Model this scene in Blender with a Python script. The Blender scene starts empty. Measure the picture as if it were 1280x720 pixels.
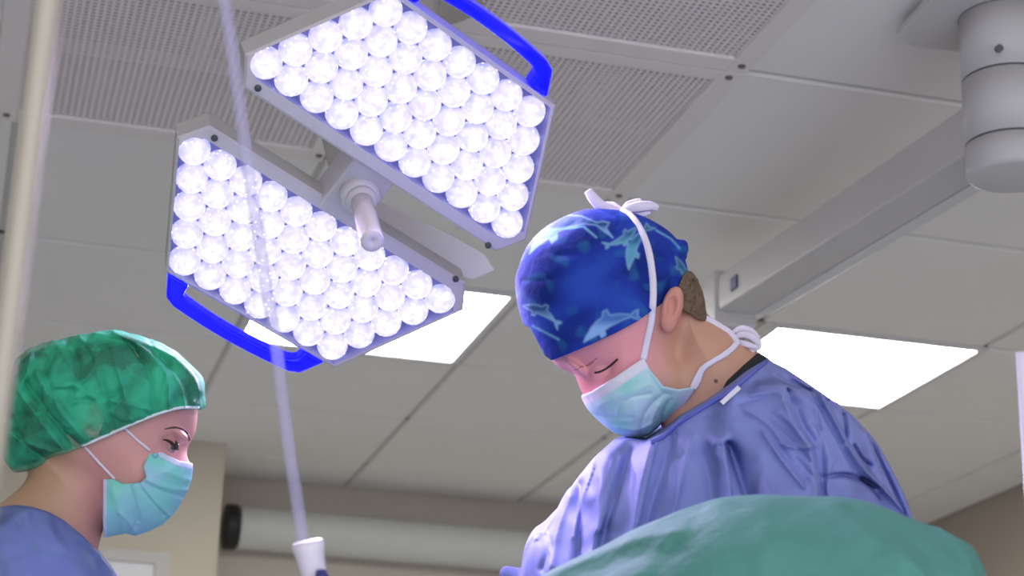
import bpy, bmesh, math, random
import numpy as np
from mathutils import Vector, Matrix, noise as mnoise
random.seed(3)
S = bpy.context.scene
COL = S.collection
PI = math.pi

# ------------------------------------------------------------------ camera
F = 2517.0
YAW, PITCH, ROLL = (math.radians(a) for a in (15.248, 18.743, 1.647))
CAMZ, CEIL = 0.98, 2.50
cy, sy, cp, sp = math.cos(YAW), math.sin(YAW), math.cos(PITCH), math.sin(PITCH)
fwd = Vector((sy * cp, cy * cp, sp))
r0 = Vector((cy, -sy, 0)); u0 = r0.cross(fwd)
rgt = r0 * math.cos(ROLL) + u0 * math.sin(ROLL)
upv = -r0 * math.sin(ROLL) + u0 * math.cos(ROLL)
EYE = Vector((0, 0, CAMZ))
cam = bpy.data.cameras.new('camera'); co = bpy.data.objects.new('camera', cam); COL.objects.link(co)
M = Matrix((rgt, upv, -fwd)).transposed().to_4x4(); M.translation = EYE
co.matrix_world = M
cam.sensor_width = 36; cam.lens = 36 * F / 1280; cam.clip_start = 0.05
cam.dof.use_dof = True; cam.dof.focus_distance = 2.35; cam.dof.aperture_fstop = 8.0
S.camera = co
S.view_settings.view_transform = 'Standard'; S.view_settings.look = 'None'
S.view_settings.exposure = 0.0; S.view_settings.gamma = 1.0; S.view_settings.use_curve_mapping = False

def ray(px, py): return rgt * ((px - 640) / F) + upv * ((360 - py) / F) + fwd
def at(px, py, d): return EYE + ray(px, py) * d                  # point at camera depth d
def on_z(px, py, z):
    r = ray(px, py); return EYE + r * ((z - CAMZ) / r.z)
def on_x(px, py, x):
    r = ray(px, py); return EYE + r * (x / r.x)
def on_y(px, py, y):
    r = ray(px, py); return EYE + r * (y / r.y)
def camv(a): return EYE + rgt * a[0] + upv * a[1] + fwd * a[2]
def camd(a): return rgt * a[0] + upv * a[1] + fwd * a[2]

# ------------------------------------------------------------------ materials
def lin(c):
    return tuple(((v / 255) / 12.92 if v / 255 <= .04045 else ((v / 255 + .055) / 1.055) ** 2.4) for v in c)
def mat(name, rgb, rough=.5, var=.06, nscale=8, bump=0, bscale=60, spec=.4, metal=0, sss=0, trans=0, emit=None, estr=0, coat=0, attr=None, ridged=False, tnoise=None, bdist=.01):
    m = bpy.data.materials.new(name); m.use_nodes = True
    nt = m.node_tree; N = nt.nodes; L = nt.links
    b = N['Principled BSDF']; out = N['Material Output']
    tc = N.new('ShaderNodeTexCoord')
    nz = N.new('ShaderNodeTexNoise'); nz.inputs['Scale'].default_value = nscale; nz.inputs['Detail'].default_value = 4
    L.new(tc.outputs['Object'], nz.inputs['Vector'])
    c = lin(rgb)
    mx = N.new('ShaderNodeMix'); mx.data_type = 'RGBA'
    mx.inputs['A'].default_value = (*[v * (1 - var) for v in c], 1)
    mx.inputs['B'].default_value = (*[min(1, v * (1 + var)) for v in c], 1)
    L.new(nz.outputs['Fac'], mx.inputs['Factor'])
    col = mx.outputs['Result']
    if attr:
        at_ = N.new('ShaderNodeAttribute'); at_.attribute_name = attr
        m2 = N.new('ShaderNodeMix'); m2.data_type = 'RGBA'; m2.blend_type = 'MULTIPLY'; m2.inputs['Factor'].default_value = 1
        mx.inputs['A'].default_value = (1 - var,) * 3 + (1,); mx.inputs['B'].default_value = (1 + var,) * 3 + (1,)
        L.new(at_.outputs['Color'], m2.inputs['A']); L.new(col, m2.inputs['B']); col = m2.outputs['Result']
    L.new(col, b.inputs['Base Color'])
    b.inputs['Roughness'].default_value = rough; b.inputs['Specular IOR Level'].default_value = spec
    b.inputs['Metallic'].default_value = metal; b.inputs['Coat Weight'].default_value = coat
    if sss:
        b.inputs['Subsurface Weight'].default_value = sss; b.inputs['Subsurface Radius'].default_value = (.012, .005, .003)
        b.inputs['Subsurface Scale'].default_value = .6
    if bump:
        bz = N.new('ShaderNodeTexNoise'); bz.inputs['Scale'].default_value = bscale; bz.inputs['Detail'].default_value = 5
        if ridged: bz.noise_type = 'RIDGED_MULTIFRACTAL'; bz.inputs['Detail'].default_value = 2.5; bz.inputs['Distortion'].default_value = .6
        L.new(tc.outputs['Object'], bz.inputs['Vector'])
        bp = N.new('ShaderNodeBump'); bp.inputs['Strength'].default_value = bump; bp.inputs['Distance'].default_value = bdist
        L.new(bz.outputs['Fac'], bp.inputs['Height']); L.new(bp.outputs['Normal'], b.inputs['Normal'])
    if emit:
        b.inputs['Emission Color'].default_value = (*lin(emit), 1); b.inputs['Emission Strength'].default_value = estr
    if trans:
        tr = N.new('ShaderNodeBsdfTransparent'); ms = N.new('ShaderNodeMixShader')
        ms.inputs[0].default_value = trans
        if tnoise:
            mr = N.new('ShaderNodeMapRange'); mr.inputs['From Min'].default_value = .38; mr.inputs['From Max'].default_value = .64; mr.inputs['To Min'].default_value = tnoise[0]; mr.inputs['To Max'].default_value = tnoise[1]
            tn = N.new('ShaderNodeTexNoise'); tn.inputs['Scale'].default_value = tnoise[2]; L.new(tc.outputs['Object'], tn.inputs['Vector']); L.new(tn.outputs['Fac'], mr.inputs['Value']); L.new(mr.outputs['Result'], ms.inputs[0])
        L.new(b.outputs[0], ms.inputs[1]); L.new(tr.outputs[0], ms.inputs[2]); L.new(ms.outputs[0], out.inputs['Surface'])
    return m

MT = {}
MT['ceiling'] = mat('ceiling_tile', (240, 238, 233), .9, .02, 3, .05, 300)
MT['tbar'] = mat('ceiling_bar', (196, 194, 190), .7, .02)
MT['wall'] = mat('wall_paint', (196, 188, 176), .8, .03, 3)
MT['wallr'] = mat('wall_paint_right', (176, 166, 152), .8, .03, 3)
MT['pillar'] = mat('pillar_paint', (198, 190, 172), .7, .03, 3)
MT['floor'] = mat('floor_vinyl', (192, 198, 206), .5, .05, 3)
MT['ventframe'] = mat('vent_frame', (236, 230, 226), .5, .02)
MT['ventmesh'] = mat('vent_mesh', (238, 230, 227), .5, .03)
MT['ventbox'] = mat('vent_plenum', (118, 113, 111), .8, .08)
MT['screw'] = mat('screw_head', (110, 105, 105), .4, .05)
MT['panel'] = mat('light_diffuser', (255, 255, 255), .4, .01, emit=(255, 254, 250), estr=20.0)
MT['white'] = mat('white_plastic', (222, 221, 222), .4, .03)
MT['boom'] = mat('boom_paint', (206, 204, 202), .45, .03)
MT['ring'] = mat('dark_seam', (84, 84, 88), .5, .05)
MT['label'] = mat('blue_label', (52, 62, 120), .4, .05)
MT['lamp'] = mat('lamp_housing', (202, 194, 200), .4, .03)
MT['lampback'] = mat('lamp_back', (196, 192, 188), .45, .03)
MT['yoke'] = mat('yoke_paint', (240, 237, 232), .5, .03)
MT['well'] = mat('lamp_well', (150, 150, 196), .25, .1, 20, spec=.6)
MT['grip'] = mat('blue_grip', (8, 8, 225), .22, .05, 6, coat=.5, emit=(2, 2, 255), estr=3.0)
MT['handle'] = mat('sterile_handle', (226, 214, 220), .18, .03, coat=.4)
MT['casing'] = mat('blind_casing', (208, 210, 204), .5, .03)
MT['black'] = mat('black_cap', (40, 38, 40), .5, .05)
MT['tube'] = mat('infusion_tube', (200, 196, 228), .55, .04, 20, trans=.7, spec=.2)
MT['conn'] = mat('drip_connector', (232, 226, 238), .35, .03)
MT['pole'] = mat('steel_pole', (176, 170, 154), .4, .04, metal=.2)
MT['pole2'] = mat('white_pole', (238, 232, 248), .35, .03)
MT['drape'] = mat('green_drape', (90, 150, 140), .75, .07, 5, .5, 16, spec=.2, bdist=.02)
MT['skin'] = mat('skin_man', (222, 162, 150), .45, .05, 18, .04, 250, sss=.12, attr='tint')
MT['skinw'] = mat('skin_woman', (226, 176, 152), .42, .04, 18, .03, 250, sss=.12, attr='tint')
MT['gown'] = mat('blue_gown', (134, 143, 206), .62, .06, 9, .9, 11, spec=.25, ridged=True, bdist=.035)
MT['collar'] = mat('gown_binding', (104, 110, 200), .6, .05, 20)
MT['scrub'] = mat('blue_scrub', (114, 130, 186), .65, .05, 9, .8, 14, ridged=True, spec=.2, bdist=.03)
MT['hair'] = mat('brown_hair', (112, 92, 74), .5, .3, 90, .3, 320)
MT['hairw'] = mat('dark_hair', (58, 46, 42), .5, .3, 60, .5, 90)
MT['lash'] = mat('lash_hair', (52, 36, 34), .6, .1)
MT['brow'] = mat('brow_hair', (92, 62, 56), .7, .2, 150)
MT['browm'] = mat('brow_hair_man', (176, 118, 104), .7, .2, 150)
MT['eye'] = mat('eye_ball', (255, 255, 255), .08, .02, attr='tint', coat=.8)
MT['mask'] = mat('mask_cloth', (255, 255, 255), .7, .05, 30, .15, 90, attr='tint')
MT['tie'] = mat('mask_tie', (230, 222, 240), .7, .04, 30, .1, 120)
MT['capm'] = mat('dolphin_cap_cloth', (255, 255, 255), .75, .1, 22, .2, 60, spec=.15, attr='tint')
MT['capw'] = mat('green_net_cap', (64, 190, 146), .7, .14, 26, .3, 40, trans=.3, spec=.15, ridged=True, tnoise=(.10, .62, 24))
MT['elastic'] = mat('cap_elastic', (220, 228, 232), .6, .04)
MT['under'] = mat('black_shirt', (44, 42, 48), .8, .08)

# lens: a lit LED optic. glassy coat over an emitting core, brighter sparks where the facets focus the diode
def lens_material():
    m = bpy.data.materials.new('led_lens'); m.use_nodes = True
    nt = m.node_tree; N = nt.nodes; L = nt.links; b = N['Principled BSDF']
    tc = N.new('ShaderNodeTexCoord')
    v = N.new('ShaderNodeTexVoronoi'); v.inputs['Scale'].default_value = 120
    ro = N.new('ShaderNodeObjectInfo'); ad = N.new('ShaderNodeVectorMath'); L.new(tc.outputs['Object'], ad.inputs[0]); L.new(ro.outputs['Random'], ad.inputs[1]); L.new(ad.outputs[0], v.inputs['Vector'])
    dm = N.new('ShaderNodeMapRange'); dm.inputs['From Min'].default_value = .23; dm.inputs['From Max'].default_value = .14; L.new(v.outputs['Distance'], dm.inputs['Value'])
    sx = N.new('ShaderNodeSeparateXYZ'); L.new(tc.outputs['Object'], sx.inputs[0])
    nz = N.new('ShaderNodeTexNoise'); nz.inputs['Scale'].default_value = 95; nz.inputs['Detail'].default_value = 1; L.new(ad.outputs[0], nz.inputs['Vector'])
    zz = N.new('ShaderNodeMath'); zz.operation = 'MULTIPLY_ADD'; zz.inputs[1].default_value = .028; L.new(nz.outputs['Fac'], zz.inputs[0]); L.new(sx.outputs['Z'], zz.inputs[2])
    mr = N.new('ShaderNodeMapRange'); mr.inputs['From Min'].default_value = .009; mr.inputs['From Max'].default_value = .036; L.new(zz.outputs[0], mr.inputs['Value'])
    r = N.new('ShaderNodeValToRGB'); e = r.color_ramp.elements
    e[0].position = .0; e[0].color = (.34, .36, .80, 1); e[1].position = 1.0; e[1].color = (1.15, 1.08, 1.25, 1)
    for p_, c_ in ((.25, (.52, .52, .92, 1)), (.5, (.76, .71, .98, 1)), (.72, (.88, .83, 1.02, 1))):
        k = e.new(p_); k.color = c_
    L.new(mr.outputs['Result'], r.inputs['Fac'])
    mx = N.new('ShaderNodeMix'); mx.data_type = 'RGBA'; mx.clamp_result = False
    L.new(dm.outputs['Result'], mx.inputs['Factor']); L.new(r.outputs['Color'], mx.inputs['A']); mx.inputs['B'].default_value = (2.4, 2.3, 2.6, 1)
    L.new(mx.outputs['Result'], b.inputs['Emission Color']); b.inputs['Emission Strength'].default_value = 1.0
    b.inputs['Base Color'].default_value = (.05, .05, .08, 1); b.inputs['Roughness'].default_value = .12
    b.inputs['Coat Weight'].default_value = .5
    return m
MT['lens'] = lens_material()

# ------------------------------------------------------------------ object helpers
def link(name, me, parent=None, loc=None):
    o = bpy.data.objects.new(name, me); COL.objects.link(o)
    if loc is not None: o.location = loc
    if parent: o.parent = parent
    return o
def tag(o, label, cat, group=None):
    o['label'] = label; o['category'] = cat
    if group: o['group'] = group
    return o
def struct(o): o['kind'] = 'structure'; return o
def empty(name, loc=(0, 0, 0), parent=None):
    return link(name, None, parent, loc)

class MB:
    """collects pieces (verts, faces, material slot) in world or local coordinates"""
    def __init__(s): s.v = []; s.f = []; s.m = []; s.mats = []; s.sm = []
    def slot(s, m):
        if m not in s.mats: s.mats.append(m)
        return s.mats.index(m)
    def add(s, vs, fs, m, smooth=False):
        k = len(s.v); i = s.slot(m)
        s.v += [tuple(v) for v in vs]; s.f += [tuple(k + j for j in f) for f in fs]
        s.m += [i] * len(fs); s.sm += [smooth] * len(fs); return s
    def box(s, lo, hi, m, T=None):
        x0, y0, z0 = lo; x1, y1, z1 = hi
        vs = [Vector(p) for p in ((x0, y0, z0), (x1, y0, z0), (x1, y1, z0), (x0, y1, z0), (x0, y0, z1), (x1, y0, z1), (x1, y1, z1), (x0, y1, z1))]
        if T is not None: vs = [T @ v for v in vs]
        return s.add(vs, [(0, 3, 2, 1), (4, 5, 6, 7), (0, 1, 5, 4), (1, 2, 6, 5), (2, 3, 7, 6), (3, 0, 4, 7)], m)
    def prism(s, poly, z0, z1, m, T=None, bev=0, m_top=None):
        """polygon (ccw) between two heights; bev shrinks the top ring to round the edge"""
        n = len(poly); rings = [(poly, z0)]
        if bev:
            rings += [(poly, z1 - bev)]
            rings += [(inset(poly, bev), z1)]
        else: rings += [(poly, z1)]
        vs = []
        for P, z in rings:
            vs += [Vector((p[0], p[1], z)) for p in P]
        if T is not None: vs = [T @ v for v in vs]
        fs = [tuple(range(n))[::-1]]
        for q in range(len(rings) - 1):
            fs += [(q * n + i, q * n + (i + 1) % n, (q + 1) * n + (i + 1) % n, (q + 1) * n + i) for i in range(n)]
        s.add(vs, fs, m)
        return s.add(vs[-n:], [tuple(range(n))], m_top or m)
    def tube(s, pts, rad, m, seg=10, flat=1.0, up=None, caps=True):
        pts = [Vector(p) for p in pts]; n = len(pts)
        rad = rad if isinstance(rad, (list, tuple)) else [rad] * n
        T0 = (pts[1] - pts[0]).normalized()
        side = (up or (Vector((0, 0, 1)) if abs(T0.z) < .9 else Vector((1, 0, 0))))
        vs = []
        for i, p in enumerate(pts):
            t = (pts[min(i + 1, n - 1)] - pts[max(i - 1, 0)]).normalized()
            a = (side - t * side.dot(t)).normalized(); b_ = t.cross(a)
            if up is None: side = a
            for k in range(seg):
                th = 2 * PI * k / seg
                vs.append(p + a * (math.cos(th) * rad[i] * flat) + b_ * (math.sin(th) * rad[i]))
        fs = [(i * seg + k, i * seg + (k + 1) % seg, (i + 1) * seg + (k + 1) % seg, (i + 1) * seg + k) for i in range(n - 1) for k in range(seg)]
        if caps: fs += [tuple(range(seg))[::-1], tuple((n - 1) * seg + k for k in range(seg))]
        return s.add(vs, fs, m, True)
    def lathe(s, prof, m, T=None, seg=32, smooth=True):
        n = len(prof)
        vs = [Vector((r_ * math.cos(2 * PI * k / seg), r_ * math.sin(2 * PI * k / seg), z)) for r_, z in prof for k in range(seg)]
        if T is not None: vs = [T @ v for v in vs]
        fs = [(i * seg + k, i * seg + (k + 1) % seg, (i + 1) * seg + (k + 1) % seg, (i + 1) * seg + k) for i in range(n - 1) for k in range(seg)]
        fs += [tuple(range(seg))[::-1], tuple((n - 1) * seg + k for k in range(seg))]
        return s.add(vs, fs, m, smooth)
    def mesh(s, name, origin=(0, 0, 0)):
        o = Vector(origin); me = bpy.data.meshes.new(name)
        me.from_pydata([tuple(Vector(v) - o) for v in s.v], [], s.f)
        for m in s.mats: me.materials.append(MT[m])
        me.polygons.foreach_set('material_index', s.m); me.polygons.foreach_set('use_smooth', s.sm)
        bm = bmesh.new(); bm.from_mesh(me); bmesh.ops.recalc_face_normals(bm, faces=bm.faces); bm.to_mesh(me); bm.free()
        me.update(); return me
    def build(s, name, parent=None, origin=None):
        """origin: world place of the object; children of a parent placed by parent's own location"""
        if parent is not None and origin is None:
            po = Vector((0, 0, 0)); q = parent
            while q is not None: po += q.location; q = q.parent
            return link(name, s.mesh(name, po), parent)
        return link(name, s.mesh(name, origin or (0, 0, 0)), parent, origin or (0, 0, 0))
def inset(poly, d):
    n = len(poly); out = []
    for i in range(n):
        a, b, c = (Vector(poly[(i + k) % n][:2]) for k in (-1, 0, 1))
        e1 = (b - a).normalized(); e2 = (c - b).normalized()
        n1 = Vector((-e1.y, e1.x)); n2 = Vector((-e2.y, e2.x))
        h = (n1 + n2).normalized(); out.append(tuple(b + h * (d / max(.3, h.dot(n1)))))
    return out
def bevel(o, w=.003, seg=2, ang=35):
    md = o.modifiers.new('bevel', 'BEVEL'); md.width = w; md.segments = seg; md.limit_method = 'ANGLE'; md.angle_limit = math.radians(ang)
    for p in o.data.polygons: p.use_smooth = True
    md2 = o.modifiers.new('wn', 'WEIGHTED_NORMAL'); md2.keep_sharp = True
    return o
def smooth_path(P, n=6):
    P = [np.array(p, float) for p in P]; out = []
    for i in range(len(P) - 1):
        p0, p1, p2, p3 = P[max(i - 1, 0)], P[i], P[i + 1], P[min(i + 2, len(P) - 1)]
        for k in range(n):
            t = k / n
            out.append(.5 * ((2 * p1) + (-p0 + p2) * t + (2 * p0 - 5 * p1 + 4 * p2 - p3) * t * t + (-p0 + 3 * p1 - 3 * p2 + p3) * t ** 3))
    out.append(P[-1]); return out

# ------------------------------------------------------------------ room shell
GX = [-2.42, -1.80, -1.20, -.60, .01, .61, 1.215, 1.82, 2.425, 3.03, 3.25]
GY = [-1.3, -.6, 0.0, .605, 1.21, 1.82, 2.43, 3.03, 3.69, 4.36, 4.98, 5.59, 6.2, 6.52]
VENTS = [(-.035, .608, 3.03, 3.69), (.608, 1.245, 3.03, 3.69), (-.035, .608, 2.37, 3.03), (.608, 1.245, 2.37, 3.03)]
LIGHTS = [(.61, 1.215, 4.36, 4.98), (1.82, 2.425, 4.36, 4.98)]
mb = MB()
for i in range(len(GX) - 1):
    for j in range(len(GY) - 1):
        x0, x1, y0, y1 = GX[i], GX[i + 1], GY[j], GY[j + 1]
        cx, cy_ = (x0 + x1) / 2, (y0 + y1) / 2
        if any(a < cx < b and c < cy_ < d for a, b, c, d in VENTS + LIGHTS): continue
        g = .007
        P = [(x0 + g, y0 + g), (x1 - g, y0 + g), (x1 - g, y1 - g), (x0 + g, y1 - g)]
        Q = inset(P, .004)
        vs = [(*p, CEIL + .012) for p in P] + [(*p, CEIL + .003) for p in P] + [(*p, CEIL) for p in Q]
        mb.add(vs, [(8, 9, 10, 11)] + [(a + i0, (a + 1) % 4 + i0, (a + 1) % 4 + i0 + 4, a + i0 + 4) for i0 in (0, 4) for a in range(4)], 'ceiling')
for x in GX:
    if x > 3.2: continue
    mb.box((x - .012, GY[0], CEIL + .006), (x + .012, 2.36, CEIL + .012), 'tbar')
    mb.box((x - .012, 3.69, CEIL + .006), (x + .012, GY[-1], CEIL + .012), 'tbar')
    if x < -.1 or x > 1.3: mb.box((x - .012, 2.36, CEIL + .006), (x + .012, 3.69, CEIL + .012), 'tbar')
for y in GY[:-1]:
    if 2.4 < y < 3.1:
        mb.box((GX[0], y - .012, CEIL + .006), (-.04, y + .012, CEIL + .012), 'tbar'); mb.box((1.25, y - .012, CEIL + .006), (GX[-1], y + .012, CEIL + .012), 'tbar')
    else: mb.box((GX[0], y - .012, CEIL + .006), (GX[-1], y + .012, CEIL + .012), 'tbar')
struct(mb.build('ceiling'))
mb = MB(); mb.box((-2.42, -1.3, CEIL + .36), (3.35, 6.6, CEIL + .40), 'ventbox'); struct(mb.build('slab'))
mb = MB(); mb.box((-2.42, -1.3, -.05), (3.25, 6.62, 0), 'floor'); struct(mb.build('floor'))
mb = MB(); mb.box((-2.42, 6.52, 0), (3.35, 6.62, CEIL + .36), 'wall'); struct(mb.build('wall_back'))
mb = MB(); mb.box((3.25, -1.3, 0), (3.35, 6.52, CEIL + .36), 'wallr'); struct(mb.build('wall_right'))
mb = MB(); mb.box((-2.52, -1.3, 0), (-2.42, 6.62, CEIL + .36), 'wall'); struct(mb.build('wall_left_unseen'))  # out of view, added to keep world light off the left side
# pillar with a framed door in it at the left
mb = MB(); mb.box((-2.42, 6.07, 0), (.753, 6.519, CEIL - .001), 'pillar'); o = mb.build('pillar'); struct(o)
c = on_y(211, 693, 6.07); c2 = on_y(205, 704, 6.07)
mb = MB()
x1, z1 = c.x, c.z
mb.box((x1 - .95, 6.045, 0), (x1 - .90, 6.069, z1 - .035), 'tbar'); mb.box((x1 - .04, 6.045, 0), (x1, 6.069, z1 - .035), 'tbar'); mb.box((x1 - .95, 6.045, z1 - .035), (x1, 6.069, z1), 'tbar')
d = mb.build('door_1'); struct(d)
mb = MB(); mb.box((x1 - .90, 6.055, 0.01), (x1 - .04, 6.069, z1 - .035), 'white'); struct(mb.build('door_leaf', d))

# ------------------------------------------------------------------ ceiling vents (perforated laminar-flow panels)
def vent(x0, x1, y0, y1, label, px0, px1, py0, py1, baffle):
    cx, cy_ = (x0 + x1) / 2, (y0 + y1) / 2
    t = empty('ceiling_vent', (cx, cy_, CEIL)); tag(t, label, 'air vent', 'perforated vents in the ceiling')
    f = MB(); z0, z1 = CEIL - .006, CEIL + .006
    f.box((x0 + .002, y0 + .002, z0), (px0, y1 - .002, z1), 'ventframe'); f.box((px1, y0 + .002, z0), (x1 - .002, y1 - .002, z1), 'ventframe')
    f.box((px0, y0 + .002, z0), (px1, py0, z1), 'ventframe'); f.box((px0, py1, z0), (px1, y1 - .002, z1), 'ventframe')
    bevel(f.build('frame', t), .002)
    g = MB(); n = 46; m = int(n * (py1 - py0) / (px1 - px0)); zz = CEIL - .001
    pw = (px1 - px0) / n
    for i in range(n + 1): g.box((px0 + i * pw - pw * .2, py0, zz), (px0 + i * pw + pw * .2, py1, zz + .003), 'ventmesh')
    pw2 = (py1 - py0) / m
    for j in range(m + 1): g.box((px0, py0 + j * pw2 - pw2 * .2, zz + .0002), (px1, py0 + j * pw2 + pw2 * .2, zz + .0028), 'ventmesh')
    g.build('perforated_sheet', t)
    b = MB(); z2 = CEIL + .25
    b.box((x0 + .004, y0 + .004, z2), (x1 - .004, y1 - .004, z2 + .01), 'ventbox')
    for q in ((x0 + .004, y0 + .004, x0 + .012, y1 - .004), (x1 - .012, y0 + .004, x1 - .004, y1 - .004), (x0 + .004, y0 + .004, x1 - .004, y0 + .012), (x0 + .004, y1 - .012, x1 - .004, y1 - .004)):
        b.box((q[0], q[1], CEIL + .006), (q[2], q[3], z2), 'ventbox')
    b.build('plenum_box', t)
    w = MB()
    for q in baffle: w.box((q[0], q[1], CEIL + .03), (q[2], q[3], CEIL + .05), 'ventframe')
    w.build('baffle', t)
    for sx_ in (px0 - .019, px1 + .019):
        for sy_ in (py0 - .019, py1 + .019):
            s_ = MB(); s_.lathe([(.006, -.0095), (.007, -.007), (.007, -.004)], 'screw', Matrix.Translation((sx_, sy_, CEIL)), 12); s_.build('screw', t)
LV = 'lower left perforated ceiling vent above the green cap'
vent(*VENTS[0], 'perforated ceiling vent above the green-capped person, behind the long clear tube', .011, .575, 3.068, 3.635, [(.30, 3.07, .33, 3.40), (.02, 3.40, .57, 3.412)])
vent(*VENTS[1], 'perforated ceiling vent showing above the blue cap, right of the upper lamp head', .645, 1.200, 3.068, 3.640, [(1.02, 3.10, 1.07, 3.38), (.66, 3.42, 1.19, 3.43)])
vent(*VENTS[2], 'perforated ceiling vent cut off at the top left corner of the photo', .011, .575, 2.42, 2.985, [(.30, 2.43, .33, 2.98)])
vent(*VENTS[3], 'perforated ceiling vent at the top edge of the photo, behind the upper blue grip', .645, 1.204, 2.42, 2.979, [(.8, 2.5, .85, 2.9)])

# ------------------------------------------------------------------ ceiling lights
def ceiling_light(x0, x1, y0, y1, label):
    t = empty('ceiling_light', ((x0 + x1) / 2, (y0 + y1) / 2, CEIL)); tag(t, label, 'ceiling light', 'square ceiling light panels')
    w = .024; f = MB(); z0, z1 = CEIL - .004, CEIL + .02
    f.box((x0 + .003, y0 + .003, z0), (x0 + w, y1 - .003, z1), 'white'); f.box((x1 - w, y0 + .003, z0), (x1 - .003, y1 - .003, z1), 'white')
    f.box((x0 + w, y0 + .003, z0), (x1 - w, y0 + w, z1), 'white'); f.box((x0 + w, y1 - w, z0), (x1 - w, y1 - .003, z1), 'white')
    bevel(f.build('frame', t), .002)
    d = MB(); d.box((x0 + w, y0 + w, CEIL + .002), (x1 - w, y1 - w, CEIL + .012), 'panel'); d.build('diffuser', t)
ceiling_light(*LIGHTS[0], 'bright square ceiling light panel partly hidden behind the lower lamp head')
ceiling_light(1.855, 2.445, *LIGHTS[1][2:], "bright square ceiling light panel behind the blue-capped person's shoulder")

# ------------------------------------------------------------------ wall casing on the back wall
a = on_y(292, 632, 6.45); b_ = on_y(292, 686, 6.45)
zc, rr = (a.z + b_.z) / 2, (a.z - b_.z) / 2
x0 = a.x
t = empty('projection_screen_casing', (x0 + 1.0, 6.44, zc)); tag(t, 'long pale rounded screen casing with a black end cap on the back wall', 'screen casing')
prof = [(math.cos(th) * .07, math.sin(th) * rr) for th in np.linspace(0, 2 * PI, 24, endpoint=False)]
T = Matrix(((0, 0, 1, 0), (1, 0, 0, 6.450), (0, 1, 0, zc), (0, 0, 0, 1)))
k = MB(); k.prism(prof, x0 + .02, 2.9, 'casing', T); o = k.build('casing', t); bevel(o, .004, 2, 40)
k = MB(); k.prism([(p[0] * 1.04, p[1] * 1.04) for p in prof], x0 - .025, x0 + .012, 'black', T); bevel(k.build('end_cap', t), .006, 2, 40)

# ------------------------------------------------------------------ ceiling pendant (column and boom arm)
pc = on_z(1257, 45, CEIL - .06)
px_, py_ = pc.x, pc.y
dist = (pc - EYE).dot(fwd); R = 57 * dist / F
t = empty('ceiling_pendant', (px_, py_, CEIL)); tag(t, 'grey ceiling-mounted pendant with round column and long horizontal boom arm', 'pendant arm')
fl = [on_z(*q, CEIL - .03) for q in ((1204, 66), (1140, 59), (1121, 47), (1128, 38), (1163, 0))]
fl = [(p.x, p.y) for p in fl]
ctr = Vector((px_, py_)); back = [tuple(2 * ctr - Vector(p)) for p in fl]
poly = fl + back
ar = sum(poly[i][0] * poly[(i + 1) % 10][1] - poly[(i + 1) % 10][0] * poly[i][1] for i in range(10))
if ar < 0: poly = poly[::-1]
k = MB(); k.prism(poly, CEIL - .03, CEIL - .018, 'boom'); k.prism([tuple(ctr + (Vector(p) - ctr) * .55) for p in poly], CEIL - .018, CEIL - .001, 'boom'); bevel(k.build('mounting_plate', t), .004, 3)
zr = [on_y(1257, q, py_ - R).z for q in (6, 75, 156, 200)]
T = Matrix.Translation((px_, py_, 0))
k = MB(); k.lathe([(R, zr[1] + .002), (R, CEIL - .03)], 'boom', T, 48)
k.lathe([(R * .985, zr[1] - .002), (R * .985, zr[1] + .002)], 'ring', T, 48)
k.lathe([(R * .99, CEIL - .032), (R * 1.012, CEIL - .030)], 'ring', T, 48)
k.build('fixed_column', t)
zb = zr[2]
k = MB(); k.lathe([(R, zb + .002), (R, zr[1] - .002)], 'boom', T, 48)
k.lathe([(R * .985, zb - .002), (R * .985, zb + .002)], 'ring', T, 48); k.build('swivel_column', t)
k = MB(); k.lathe([(R * .85, zb - .054), (R * .95, zb - .052), (R, zb - .044), (R, zb - .002)], 'boom', T, 48); k.build('column_cap', t)
s_ = MB(); q = on_y(1247, 62, py_ - R * .98); s_.lathe([(.006, 0), (.006, .008)], 'screw', Matrix.Translation(q) @ Matrix.Rotation(PI / 2, 4, 'X'), 12); s_.build('screw', t)
# boom: side face lies in the plane through the column's near-left flank
XA = px_ - R * .86
def sq(px, py, x): p = on_x(px, py, x); return p
nT, nB = on_x(1213, 127, XA), on_x(1216, 187, XA)
fT, fB = on_x(893, 347, XA), on_x(898, 388, XA)
WD = .082
def armv(p, dx): return Vector((p.x + dx, p.y, p.z))
ny = py_ - R * .1
def ext(a, b, y): tt = (y - a.y) / (b.y - a.y); return a.lerp(b, tt)
n0, n1 = ext(nT, fT, py_), ext(nB, fB, py_)
k = MB()
vs = [n0, n1, fB, fT, armv(n0, WD), armv(n1, WD), armv(fB, WD), armv(fT, WD)]
k.add(vs, [(0, 1, 2, 3), (4, 7, 6, 5), (0, 3, 7, 4), (1, 5, 6, 2), (3, 2, 6, 7), (0, 4, 5, 1)], 'boom')
bevel(k.build('boom_arm', t), .006, 3)
k = MB()   # side flange along the arm's far lower edge
a0, a1 = armv(n1, WD + .002), armv(fB, WD + .002)
k.add([a0, a1, armv(a1, .03), armv(a0, .03)] + [p + Vector((0, 0, .02)) for p in (a0, a1, armv(a1, .03), armv(a0, .03))],
      [(0, 1, 2, 3), (4, 7, 6, 5), (0, 4, 5, 1), (1, 5, 6, 2), (2, 6, 7, 3), (3, 7, 4, 0)], 'white')
bevel(k.build('cable_rail', t), .004, 2)
k = MB(); e0 = fT.y
k.box((XA - .006, e0 - .02, fB.z - .03), (XA + WD + .006, e0 + .06, fT.z + .012), 'boom'); bevel(k.build('arm_end', t), .006, 3)
k = MB(); c1 = on_x(912, 359, XA)
k.box((XA - .0035, c1.y - .045, c1.z - .014), (XA - .0005, c1.y - .012, c1.z + .014), 'label'); k.build('blue_label', t)

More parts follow.
